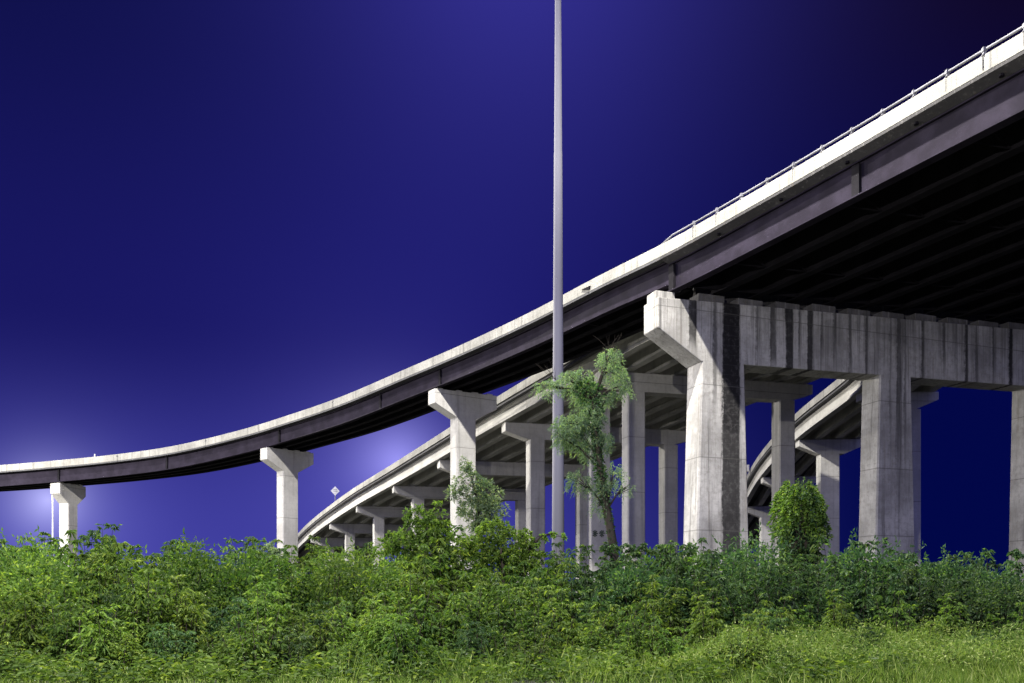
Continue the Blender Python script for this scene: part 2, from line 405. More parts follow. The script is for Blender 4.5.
# dark bracket at the start of the railed stretch
mb = MB(); i = nearest(pathL, 593); p, r = frL[i]; t = Vector((-r.y, r.x, 0))
mb.prism([p-r*.10+t*a+Vector((0, 0, z)) for a, z in ((0, -.42), (1.0, -.42), (.1, -.68))], r*.09); mb.build('joint_cover', STEELD, fly)
mb = MB(); i = nearest(pathL, 93); p, r = frL[i]
mb.tube([p+r*.1, p+r*.1+Vector((0, 0, .32))], .10, 8); mb.build('reflector', WHITE, fly)
for px in (205, 330, 120):
    mb = MB(); i = nearest(pathL, px); p, r = frL[i]; t = Vector((-r.y, r.x, 0))
    mb.box(p-r*.012+Vector((0, 0, -.9)), r*.01, t*.05, Vector((0, 0, .88))); mb.box(p-r*.014+Vector((0, 0, -.30))-t*.1, r*.01, t*.25, Vector((0, 0, .12))); mb.build('parapet_joint', CONS, fly)

# --- concrete-girder ramps
def ramp(name, label, fasc, width, ngird, slope, gd=1.40, taper=None):
    """fasc = fascia girder bottom centre line; deck edge lies .75 m outside"""
    path = spline(fasc, 2.5); fr = frames(path)
    root = empty(name, Vector((fasc[0].x, fasc[0].y, 0)), label, 'bridge')
    OV = .75; top = gd+.2
    mb = MB(); sweep(mb, fr, [(a-OV, z+top+.88) for a, z in PAR], slope); mb.build('parapet', CONP, root, bevel=.02)
    mb = MB(); sweep(mb, fr, [(width+OV-a, z+top+.88) for a, z in PAR], slope); mb.build('parapet', CONP, root)
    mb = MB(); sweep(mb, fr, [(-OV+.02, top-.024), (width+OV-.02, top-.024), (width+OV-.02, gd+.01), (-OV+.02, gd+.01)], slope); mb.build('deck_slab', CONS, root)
    for k in range(ngird):
        o = .0+width*k/(ngird-1)
        mb = MB(); t_ = .28; b_ = .33
        sweep(mb, fr, [(o-t_, gd), (o+t_, gd), (o+t_, gd-.16), (o+.09, gd-.32), (o+.09, .42), (o+b_, .24), (o+b_, 0), (o-b_, 0), (o-b_, .24), (o-.09, .42), (o-.09, gd-.32), (o-t_, gd-.16)], slope)
        mb.build('girder', CONG, root)
    # diaphragms
    return root, path, fr
s2 = .95
f2 = [Vector((15.2, 57.8, 21.35)), at(658, 338, 67.0), at(602, 369, 78*s2), at(507, 421, 92*s2), at(441, 459, 108*s2), at(395, 485, 124*s2), at(358, 505.5, 140*s2), at(331, 523, 156*s2), at(312, 537, 172*s2), at(300, 548, 190*s2), at(290, 560, 215*s2), at(280, 572, 250*s2)]
f2[0] = D0+E20*4.1+Vector((0, 0, 21.0))+B20*2.6
ramp2, path2, fr2 = ramp('ramp_bridge', 'long lower ramp of pale concrete girders passing behind the flyover, carrying a diamond sign', f2, 19.8, 9, .012)
f3 = [D0+E20*22.0+Vector((0, 0, 21.3))+B20*2.6, at(880, 366, 72), at(862, 391, 82), at(799, 439, 99), at(763, 476.5, 117), at(745, 506, 135), at(733, 526, 153), at(724, 541, 175), at(716, 553, 200)]
ramp3, path3, fr3 = ramp('ramp_bridge', 'narrow curving ramp seen between the two right columns of the stained bent', f3, 6.6, 4, .02)
# tail boxes on far ramp's parapet
mb = MB(); q = min(path3, key=lambda p: abs(512+p.x/p.y*F-757)); mb.box(q+Vector((-1.35, 0, 1.95)), (.35, 0, 0), (0, .9, 0), (0, 0, .9)); mb.build('junction_box', CONG, ramp3, bevel=.03)

# ------------------------------------------------------------------ piers
def pier(name, label, org, theta, cols, T, cap, group=None, cmat=CON, ground=-.3, coltop=None, flare=0, pads=None):
    """local frame: e along the cap (front face), b to the back. cols = [(e0,e1)], cap = [(e,z)...] polygon"""
    e = Vector((math.cos(R(theta)), math.sin(R(theta)), 0)); b = Vector((-e.y, e.x, 0))
    org = Vector((org.x, org.y, 0))
    ce = sum((c[0]+c[1])/2 for c in cols)/len(cols)
    root = empty(name, org+e*ce+b*T/2, label, 'bridge pier', group)
    for (e0, e1, zt) in cols:
        mb = MB(); ch = .10; i_ = .004
        prof = lambda fl: [(e0-fl+ch, i_-0), (e1+fl-ch, i_), (e1+fl, ch), (e1+fl, T-ch), (e1+fl-ch, T-i_), (e0-fl+ch, T-i_), (e0-fl, T-ch), (e0-fl, ch)]
        rings = []
        for z, fl in ((ground, flare), (zt, 0)):
            rings += [org+e*x+b*y+Vector((0, 0, z)) for x, y in prof(fl)]
        n = 8; mb.add(rings, [(k, (k+1) % n, n+(k+1) % n, n+k) for k in range(n)]+[tuple(range(8))[::-1], tuple(range(8, 16))])
        mb.build('column', cmat, root)
    mb = MB(); mb.prism([org+e*x+Vector((0, 0, z)) for x, z in cap], b*T)
    mb.build('cap_beam', cmat, root, bevel=.05)
    for (x0, x1, z0, z1) in (pads or []):
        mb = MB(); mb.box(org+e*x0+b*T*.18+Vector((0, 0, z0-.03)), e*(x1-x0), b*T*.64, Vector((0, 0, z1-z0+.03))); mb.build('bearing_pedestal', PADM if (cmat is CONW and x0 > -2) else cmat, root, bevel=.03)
    return root
G1 = 'hammerhead piers under the curving flyover'
def fpier(px, theta, label, Lc, Wc, T, lead, hend, depth_cap, py_top=None):
    """hammerhead under the left flyover; px = image x of the cap's front-left corner"""
    i = nearest(pathL, px); p, r = frL[i]
    zt = p.z-2.45+SL*1.0
    org = p+r*.85
    # place front-left corner so that it projects at px
    k = (px-512)/F; org.x = k*org.y
    a = (Lc-Wc)/2
    zl = zt-.16; zr = zl+.03*Lc*.6
    cap = [(0, zl-hend), (a, zl-depth_cap), (a+Wc, zl-depth_cap), (Lc, zr-hend), (Lc, zr), (0, zl)]
    pads = [(.35, .95, zl-.01, zt-.01), (Lc*.36, Lc*.36+.6, zl+.01, zt+.03), (Lc*.62, Lc*.62+.6, zl+.02, zt+.06), (Lc-.9, Lc-.3, zl+.03, zt+.1)]
    return pier('bridge_pier', label, org, theta, [(a, a+Wc, zl-depth_cap+.05)], T, cap, G1, pads=pads)
fpier(435, 33, 'hammerhead flyover pier right of the sign, rising behind a bushy sapling', 6.4, 2.0, 1.3, 0, 1.25, 2.3)
fpier(267, 49, 'hammerhead flyover pier standing alone against the blue sky left of the sign', 6.1, 2.0, 1.3, 0, 1.25, 2.3)
fpier(60, 78, 'leftmost hammerhead flyover pier beside the glowing street lamp', 4.6, 1.7, 1.35, 0, 1.25, 2.3)
fpier(-190, 95, 'hammerhead flyover pier beyond the left edge', 5.9, 2.0, 1.3, 0, 1.25, 2.3) if False else None

# main stained bent
zt = lambda e: 20.42+.036*e
zb = lambda e: 16.60+.025*e
cap = [(-3.15, 18.45), (-.05, zb(0)), (34.5, zb(34.5)), (34.5, zt(34.5)), (-3.15, zt(-3.15))]
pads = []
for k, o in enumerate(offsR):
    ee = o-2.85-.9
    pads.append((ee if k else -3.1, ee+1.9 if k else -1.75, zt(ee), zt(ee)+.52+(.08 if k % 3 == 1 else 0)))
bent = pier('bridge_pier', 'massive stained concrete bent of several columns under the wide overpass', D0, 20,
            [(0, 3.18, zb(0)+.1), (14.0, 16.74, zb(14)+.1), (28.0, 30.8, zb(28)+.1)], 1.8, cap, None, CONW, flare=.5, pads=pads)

mb = MB(); ob_ = D0+B20*1.25; ob_.z = 0  # dark wall added behind the pedestals to block light and view
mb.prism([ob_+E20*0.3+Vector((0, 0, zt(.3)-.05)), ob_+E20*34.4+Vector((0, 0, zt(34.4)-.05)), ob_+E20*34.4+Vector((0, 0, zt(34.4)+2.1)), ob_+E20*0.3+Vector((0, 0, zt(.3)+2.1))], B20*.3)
mb.build('light_block_wall', SOFD, bent)
# ramp 2 bents
G2 = 'two column bents under the long lower ramp'
lab2 = ['two column ramp bent just left of the stained bent, partly hidden by the leaning tree',
        'two column ramp bent between the flyover pier and the tall light mast',
        'two column ramp bent whose cap end shows just left of the bushy flyover pier',
        'two column ramp bent first left of the bushy flyover pier',
        'two column ramp bent second left of the bushy flyover pier',
        'small two column ramp bent third left of the bushy flyover pier',
        'farthest two column ramp bent, mostly sunk in shrubs by the lone pier']
pts2 = [at(602, 369, 78*s2), at(507, 421, 92*s2), at(441, 459, 108*s2), at(395, 485, 124*s2), at(358, 505.5, 140*s2), at(331, 523, 156*s2), at(312, 537, 172*s2)]
for k, p in enumerate(pts2):
    z = p.z-.10; L = 20.4
    zz = lambda x: z+.012*x
    c = [(0, z-.85), (2.3, z-1.55), (L-2.3, zz(L)-1.55), (L, zz(L)-.85), (L, zz(L)), (0, z)]
    org = p.copy(); org.x -= .15
    padz = [(.0+19.8*j/8-.15 if j else .02, 19.8*j/8+.35, zz(19.8*j/8), zz(19.8*j/8)+.10) for j in range(9)]
    pier('bridge_pier', lab2[k], org, 17, [(2.5, 4.1, z-1.45), (17.0, 18.6, z-1.3)], 1.35, c, G2, pads=padz)
# extra lone column under ramp 2, with painted tag
lc = empty('bridge_column', (at(601, 600, 80).x, 80.6, 0), 'lone pale column with dark graffiti behind the leaning tree trunk', 'column')
mb = MB(); o = at(591, 600, 80); mb.box((o.x, 80, -.3), (1.75, .35, 0), (-.25, 1.2, 0), (0, 0, 21.1)); mb.build('shaft', CON, lc, bevel=.06)
mb = MB()
def strk(px0, py0, px1, py1, r=.055):
    a = at(px0, py0, 80); b = at(px1, py1, 80)
    fy = lambda X: 80+(X-o.x)*.2-.02
    a.y = fy(a.x); b.y = fy(b.x)
    dirv = (b-a); L = dirv.length; dirv.normalize(); nn = Vector((-dirv.z, 0, dirv.x))*r
    mb.prism([a-nn, b-nn, b+nn, a+nn], (0, -.012, 0))
for s_ in [(593, 531, 597, 536), (597, 531, 593, 536), (593, 533.5, 598, 533.5), (595, 530, 595, 537), (600, 531, 604, 536), (604, 530.5, 600, 536), (602, 530, 602, 537), (599, 533, 605, 533)]: strk(*s_)
mb.build('graffiti', GRAF, lc)

G3 = 'hammerhead piers under the narrow curving ramp'
lab3 = ['hammerhead ramp pier mostly hidden behind the middle column of the stained bent', 'hammerhead ramp pier right of the vine covered stump',
        'small hammerhead ramp pier just behind the vine covered stump', 'smallest hammerhead ramp pier just right of the stained bent corner column']
for k, (p, th) in enumerate([(at(862, 391, 82), 3), (at(799, 439, 99), 0), (at(763, 476.5, 117), -3), (at(745, 506, 135), -5)]):
    z = p.z-.08; L = 7.2
    c = [(0, z-.7), (2.2, z-1.6), (L-2.2, z-1.55), (L, z-.6), (L, z+.12), (0, z)]
    pier('bridge_pier', lab3[k], p, th, [(3.0, 5.55, z-1.5)] if k == 0 else [(2.3, 4.5, z-1.5)], 1.3, c, G3)

# ------------------------------------------------------------------ diamond sign on the ramp
q = min(path2, key=lambda p: abs(512+(p.x-.6)/p.y*F-337)); qz = q.z+1.4+.2+.86
rs = empty('road_sign', (q.x-.6, q.y, qz), 'diamond shaped road sign on a post above the ramp parapet', 'road sign')
b0 = Vector((q.x-.6, q.y, qz))
mb = MB(); mb.tube([b0, b0+Vector((0, 0, 2.0))], .06, 8); mb.build('post', GALV, rs)
mb = MB(); c = b0+Vector((0, -.1, 1.75)); h = .74
mb.prism([c+Vector((0, 0, -h)), c+Vector((h*.92, .15, 0)), c+Vector((0, 0, h)), c+Vector((-h*.92, -.15, 0))], (0, .05, 0)); mb.build('sign_panel', WHITE, rs)
mb = MB(); c = c+Vector((0, -.03, 0)); mb.box(c+Vector((-.3, -.04, -.06)), (.6, .08, 0), (0, .04, 0), (0, 0, .07)); mb.box(c+Vector((-.25, -.04, .22)), (.5, .08, 0), (0, .04, 0), (0, 0, .07)); mb.build('bracket', GALV, rs)

# ------------------------------------------------------------------ light masts
mast = empty('light_mast', (MAST.x, MAST.y, 0), 'very tall tapered steel light mast rising out of the top of the picture', 'light mast')
mb = MB(); zz_ = [0, 8, 16, 22.0, 22.02, 30, 38, 46.0]; rr = [.305, .262, .218, .186, .180, .135, .10, .08]
mb.tube([(MAST.x, MAST.y, z) for z in zz_], rr, 16); mb.build('pole', MASTM, mast, smooth=True)
mb = MB(); mb.tube([(MAST.x, MAST.y, 0), (MAST.x, MAST.y, .15)], .55, 16); mb.build('base_plate', GALV, mast)
mb = MB(); mb.tube([(MAST.x+1.1*math.cos(a*math.pi/8), MAST.y+1.1*math.sin(a*math.pi/8), 46.1) for a in range(17)], .05, 6)
for a in range(4): mb.tube([(MAST.x, MAST.y, 46.1), (MAST.x+1.1*math.cos(a*math.pi/2), MAST.y+1.1*math.sin(a*math.pi/2), 46.1)], .05, 6)
mb.build('lamp_ring', GALV, mast)
for a in range(8):
    x = MAST.x+1.25*math.cos(a*math.pi/4); y = MAST.y+1.25*math.sin(a*math.pi/4)
    mb = MB(); mb.tube([(x, y, 46.45), (x, y, 46.2), (x, y, 45.95)], [.12, .3, .38], 10); lh = mb.build('lamp_head', GALV, mast)
    mb = MB(); mb.tube([(x, y, 45.94), (x, y, 45.90)], .3, 10); mb.build('lamp_glass', LAMP, lh)
# far street lamp by the leftmost pier
b0 = at(52.7, 600, 150); b0.z = 0
fl = empty('street_lamp', b0, 'distant glowing street lamp just left of the leftmost pier', 'street lamp')
top = at(52.7, 488, 150)
mb = MB(); mb.tube([(b0.x, b0.y, 0), (b0.x, b0.y, top.z)], [.17, .11], 10); mb.build('pole', WHITE, fl)
mb = MB(); mb.tube([(b0.x, b0.y, top.z-.1), (b0.x-.9, b0.y-.3, top.z+.1)], .08, 6); mb.build('arm', GALV, fl)
mb = MB(); mb.box((b0.x-1.7, b0.y-.5, top.z-.02), (.9, 0, 0), (0, .4, 0), (0, 0, .22)); lh = mb.build('lamp_head', GALV, fl, bevel=.04)
mb = MB(); mb.box((b0.x-1.6, b0.y-.45, top.z-.08), (.7, 0, 0), (0, .3, 0), (0, 0, .05)); mb.build('lamp_glass', LAMP, lh)

# ================================================================== PLANTS
class Leaves:
    """collects leaf blades (two triangles folded on the midrib) as numpy arrays"""
    def __init__(s): s.V = []; s.n = 0
    def add(s, P, dirs, L, Wd, up=None, fold=.25, droop=.0):
        """P,dirs (n,3); L,Wd (n,)"""
        n = len(P)
        d = dirs/np.linalg.norm(dirs, axis=1, keepdims=True)
        rnd = rng.normal(size=(n, 3)); rnd[:, 2] += .6
        side = np.cross(d, rnd); side /= np.linalg.norm(side, axis=1, keepdims=True)+1e-9
        nor = np.cross(side, d)
        L = L[:, None]; Wd = Wd[:, None]
        mid = P+d*L*.42
        tip = P+d*L; tip[:, 2] -= (L[:, 0]*droop)
        l = mid+side*Wd*.5+nor*Wd*fold; r = mid-side*Wd*.5+nor*Wd*fold
        s.V.append(np.stack([P, l, tip, r], axis=1).reshape(-1, 3)); s.n += n
    def arrays(s):
        return np.concatenate(s.V), s.n
    def build(s, name, m_, parent=None):
        V, n = s.arrays()
        me = bpy.data.meshes.new(name); me.vertices.add(len(V)); me.vertices.foreach_set('co', V.astype(np.float32).ravel())
        idx = np.arange(n)[:, None]*4+np.array([0, 1, 2, 0, 2, 3])[None]; idx = idx.ravel()
        me.loops.add(len(idx)); me.loops.foreach_set('vertex_index', idx.astype(np.int32))
        me.polygons.add(n*2); me.polygons.foreach_set('loop_start', np.arange(0, len(idx), 3, dtype=np.int32))
        me.update(calc_edges=True); me.validate(); me.materials.append(m_)
        o = bpy.data.objects.new(name, me); COL.objects.link(o); o.parent = parent; return o
def unit(v): return v/(np.linalg.norm(v, axis=-1, keepdims=True)+1e-9)

def weed_shrub(nst, hgt, rad, leafL, lv, sb, seed, leaflets=5, nodes=40, wl=.27, lean=.20, low=.12):
    """upright stems, each carrying whorls of palmate leaves"""
    r = np.random.default_rng(seed)
    for k in range(nst):
        a = r.uniform(0, 6.28); q = rad*math.sqrt(r.uniform(0, 1)); hh = hgt*(r.uniform(.55, 1.0)-.25*(q/rad)**2)
        b = np.array([q*math.cos(a)*.75, q*math.sin(a)*.75, 0]); ln = np.array([math.cos(a), math.sin(a), 0])*lean*(q/rad)*hh+np.append(r.normal(0, .09, 2)*hh, 0)
        ts = np.linspace(0, 1, 6); pts = [b+ln*t**1.5+np.array([0, 0, hh*t]) for t in ts]
        sb.tube([tuple(p) for p in pts], [.022*(1-t*.8) for t in ts], 4)
        nn = int(nodes*(hh/hgt))
        tt = np.sort(r.uniform(low, 1, nn)); tt[-3:] = 1
        for t in tt:
            p = b+ln*t**1.5+np.array([0, 0, hh*t])
            for _ in range(2 if t < .97 else 3):
                aa = r.uniform(0, 6.28); pl = r.uniform(.06, .34)*(1.15-.72*t)
                out = np.array([math.cos(aa), math.sin(aa), r.uniform(.0, .7)+(.5 if t > .97 else 0)]); out = unit(out)
                c = p+out*pl+np.array([0, 0, .0])
                nl = leaflets; sp = np.linspace(-1.15, 1.15, nl)+r.normal(0, .12, nl)
                perp = np.array([-out[1], out[0], 0]); perp = unit(perp)
                flat = unit(np.array([out[0], out[1], r.uniform(-.9, .45)]))
                ds = np.array([flat*math.cos(x)+perp*math.sin(x) for x in sp]); ds[:, 2] += r.normal(0, .12, nl)
                Ls = leafL*r.uniform(.6, 1.2)*(1-.35*np.abs(sp)/1.2)*(1.05-.35*t)
                lv.add(np.repeat(c[None], nl, 0), ds, Ls, Ls*wl, droop=.32)
def round_bush(nblob, hgt, rad, leafL, nleaf, lv, sb, seed, wl=.45, droop=.15):
    r = np.random.default_rng(seed)
    for k in range(nblob):
        a = r.uniform(0, 6.28); q = rad*math.sqrt(r.uniform(0, 1)); z = hgt*r.uniform(.25, .92)*(1-.3*(q/rad)**2)
        c = np.array([q*math.cos(a), q*math.sin(a), z]); br = r.uniform(.28, .55)
        sb.tube([(q*.2*math.cos(a), q*.2*math.sin(a), 0), (q*.6*math.cos(a), q*.6*math.sin(a), z*.5), tuple(c)], [.03, .02, .008], 4)
        n = int(nleaf*br*br*4)
        d = unit(r.normal(size=(n, 3))); rr = br*r.uniform(.35, 1.05, n)**.6
        P = c+d*rr[:, None]*np.array([1, 1, .8]); P[:, 2] = np.maximum(P[:, 2], .05)
        dd = d+r.normal(0, .5, (n, 3)); dd[:, 2] += .25
        Ls = leafL*r.uniform(.6, 1.25, n); lv.add(P, dd, Ls, Ls*wl, droop=droop)
        # shoots poking out
        for _ in range(3):
            sd = unit(np.array([*r.normal(0, .6, 2), 1.0])); n2 = 12; tt = np.linspace(.6, 1.7, n2)
            P2 = c+sd*br*tt[:, None]; d2 = unit(r.normal(size=(n2, 3)))+sd*.6
            L2 = leafL*r.uniform(.7, 1.1, n2); lv.add(P2, d2, L2, L2*wl*.8)

def proto(kind, seed, name, leaf):
    lv = Leaves(); sb = MB()
    if kind == 'weed': weed_shrub(22, 3.0, 1.30, .26, lv, sb, seed)
    elif kind == 'tall': weed_shrub(15, 3.2, 1.0, .27, lv, sb, seed, leaflets=5, nodes=44, lean=.14)
    elif kind == 'spire': weed_shrub(11, 1.8, .42, .19, lv, sb, seed, leaflets=5, nodes=34, wl=.30, lean=.14, low=.06)
    elif kind == 'bush': round_bush(30, 2.6, 1.2, .13, 230, lv, sb, seed)
    elif kind == 'broad': weed_shrub(22, 2.6, 1.4, .23, lv, sb, seed, leaflets=7, nodes=32, wl=.34)
    root = bpy.data.objects.new(name, None); COL.objects.link(root)
    st = sb.build('stems', BARK, root); fo = lv.build('foliage', leaf, root)
    return root, st, fo
kinds = {'spire': ('upright narrow', 'weedy_shrub'), 'weed': ('pointed-leaf', 'weedy_shrub'), 'tall': ('tall spindly', 'weedy_shrub'), 'bush': ('rounded small-leaf', 'leafy_shrub'), 'broad': ('broad-leaf', 'leafy_shrub')}
protos = []
for k, (kd, lf) in enumerate([('weed', LEAF), ('weed', LEAF), ('weed', LEAF), ('tall', LEAF), ('tall', LEAFD), ('bush', LEAFD), ('bush', LEAF), ('broad', LEAFD), ('broad', LEAF), ('weed', LEAFD), ('spire', LEAF), ('spire', LEAF), ('spire', LEAFD), ('spire', LEAF)]):
    protos.append((kd, lf is LEAFD)+proto(kd, 100+k, kinds[kd][1], lf))
used = [False]*len(protos)
LM = ['at the far left edge', 'under the leftmost pier', 'right of the leftmost pier', 'midway between the two left piers', 'left of the lone pier', 'at the foot of the lone pier',
      'below the diamond sign', 'below the small ramp bents', 'below the feathery sapling', 'left of the light mast', 'under the light mast', 'right of the leaning tree',
      'below the stained corner column', 'below the vine covered stump', 'right of the vine covered stump', 'under the middle stained column', 'right of the middle stained column', 'at the far right edge']
rowname = ['front', 'second', 'third', 'fourth', 'fifth', 'back']
seen = set()
def place(pi, x, y, h, row, spread=1.0):
    kd, dk, r0, st, fo = protos[pi]
    base_h = {'spire': 1.8, 'weed': 3.0, 'tall': 3.2, 'bush': 2.6, 'broad': 2.6}[kd]
    if not used[pi]: root = r0; used[pi] = True
    else:
        root = r0.copy(); COL.objects.link(root)
        for ch in (st, fo):
            c = ch.copy(); COL.objects.link(c); c.parent = root
    root.location = (x, y, -.05); root.rotation_euler = (0, 0, random.uniform(0, 6.28))
    sz = h/base_h; sxy = spread*(.42+.58*sz) if pi < 10 else spread*sz**.8
    root.scale = (sxy, sxy, sz)
    px = 512+x/y*F; j = int(min(max((px+20)/1064*len(LM), 0), len(LM)-.01)); fr_ = (px+20)/1064*len(LM)-j
    tone = 'dark green' if dk else 'bright green'
    size = 'low' if h < 1.6 else ('waist-high' if h < 2.0 else ('tall' if h > 3.1 else 'head-high'))
    lab = f"{tone} {kinds[kd][0]} shrub in the {rowname[row]} row, {LM[j]}"
    if lab in seen: lab = f"{size} "+lab
    if lab in seen: lab = lab.replace(' row,', ' row, further '+('right' if fr_ > .5 else 'left')+',')
    if lab in seen: lab = lab.replace(' shrub', ' bush')
    if lab in seen: lab = lab.replace(' bush', ' leafy bush')
    while len(lab.replace('-', ' ').split()) > 16: lab = lab.replace(' row,', ',', 1) if ' row,' in lab else lab.replace(' shrub', '', 1)
    if lab in seen:
        done = False
        for w_ in ('fresh green', 'vivid green', 'leaf green', 'mid green') if not dk else ('deep green', 'dull green', 'dusky green', 'bottle green'):
            for z_ in ('small ', 'smallish ', 'full ', 'leaning ', ''):
                c_ = z_+lab.replace('low ', '').replace('waist-high ', '').replace('head-high ', '').replace('bright green', w_).replace('dark green', w_).replace('further ', '')
                if c_ not in seen and len(c_.replace('-', ' ').split()) <= 16: lab = c_; done = True; break
            if done: break
    seen.add(lab)
    tag(root, lab, 'shrub', 'shrubs of the thicket in front of the bridges')
topl = [(-60, 556), (0, 552), (28, 543), (60, 544), (85, 541), (128, 540), (160, 543), (195, 548), (222, 544), (240, 546), (270, 542), (300, 562), (335, 556), (365, 548), (400, 552), (430, 535), (470, 545), (515, 556), (545, 558), (590, 562), (625, 556), (655, 560), (690, 560), (735, 558), (770, 560), (810, 560), (850, 560), (880, 554), (905, 566), (945, 578), (985, 568), (1005, 576), (1030, 576), (1100, 572)]
def topy(px):
    for a, b in zip(topl[:-1], topl[1:]):
        if a[0] <= px <= b[0]: return a[1]+(b[1]-a[1])*(px-a[0])/(b[0]-a[0])
    return 565
rows = [(18.7, .62, 64), (20.8, .75, 32), (24.0, 1.5, 22), (26.6, 1.5, 2), (29.5, 1.5, -10), (33.0, 1.7, -16)]
for ri, (Y, st_, drop) in enumerate(rows):
    hw = .60*Y+2.8; x = -hw+random.uniform(0, 1)
    while x < hw:
        yy = Y+random.uniform(-.9, .9); px = 512+x/yy*F
        if ri == 0:
            if random.random() < (.12 if px < 300 else .30 if px < 560 else .40 if px < 780 else .85): x += st_; continue
            drop_ = drop+random.uniform(-20, 32)+(4 if px > 560 else 0)
        elif ri == 1:
            if (px > 560 and random.random() < .25) or (px > 800): x += st_; continue
            drop_ = drop+random.uniform(-20, 24)+(8 if px > 300 else 0)+(14 if px > 600 else 0)
        elif ri == 2 and px > 770:
            yy += .8; drop_ = 62+random.uniform(-18, 12)
            if random.random() < .10: x += .9; continue
        elif ri == 2: drop_ = drop+random.uniform(-14, 18)
        else: drop_ = drop+random.uniform(-8, 9)
        if px > 560 and ri > 2: drop_ -= 9
        ty = topy(px)+drop_
        h = CAMZ+(HOR-ty)/F*yy+.05
        right = px > 560
        if right: ch = [4, 7, 9, 5, 7, 4, 9] if ri >= 3 else [0, 8, 1, 6, 2, 3]
        else: ch = [0, 1, 2, 3, 8, 0, 1, 6] if ri < 5 else [0, 9, 4, 2, 1]
        if ri < 2: ch = [10, 11, 13, 10, 11, 13, 12]
        elif ri == 2: ch = (ch if px < 700 else [])+[10, 11, 13, 12]
        pi_ = random.choice(ch)
        place(pi_, x, yy, max(h, .8), ri, 1.05 if pi_ > 9 else 1.05 if ri > 1 else .8)
        x += st_*random.uniform(.82, 1.15)
wn = ['small upright weed in the grass, ', 'low upright weed in the grass, ']
for i, (px, Y, h) in enumerate([(640, 19.3, 1.05), (672, 18.6, .8), (705, 20.2, 1.15), (742, 19.4, .8), (770, 21.3, 1.2), (800, 19.6, .75), (838, 22.4, 1.25), (866, 20.4, .8), (896, 23.0, 1.3), (925, 21.0, .9), (952, 23.2, 1.2), (984, 20.6, .75), (1010, 22.4, 1.1)]):
    place([10, 13, 11, 12][i % 4], (px-512)/F*Y, Y, h*1.5, 0 if Y < 20.5 else 1, 1.0)
# any prototype never placed is removed
for u, (kd, dk, r0, st, fo) in zip(used, protos):
    if not u:
        for o in (st, fo, r0): bpy.data.objects.remove(o)

# leaders: a few taller single weeds poking above the thicket
lv = Leaves(); sb = MB(); weed_shrub(2, 3.8, .25, .22, lv, sb, 333, nodes=34, lean=.05)
r0 = bpy.data.objects.new('tall_weed', None); COL.objects.link(r0); st0 = sb.build('stem', BARK, r0); fo0 = lv.build('foliage', LEAFD, r0)
wl = [(86, 529, 'against the sky right of the leftmost pier'), (157, 531, 'midway between the leftmost and the lone pier'), (205, 540, 'left of the lone pier in the sky'), (875, 548, 'in front of the middle stained column'), (906, 550, 'right of the middle stained column'), (983, 556, 'against the navy sky by the right edge'), (350, 530, 'in front of the small ramp bents'), (650, 546, 'in front of the ramp column beside the leaning tree')]
for i, (px, py, w_) in enumerate(wl):
    r_ = r0 if i == 0 else r0.copy()
    if i:
        COL.objects.link(r_)
        for ch in (st0, fo0): c = ch.copy(); COL.objects.link(c); c.parent = r_
    p = at(px, py, 28+i % 3); r_.location = (p.x, p.y, 0); s_ = p.z/3.8; r_.scale = (s_, s_, s_); r_.rotation_euler = (0, 0, i*1.7)
    tag(r_, 'tall thin leafy weed '+w_, 'weed', 'tall weeds poking above the thicket')

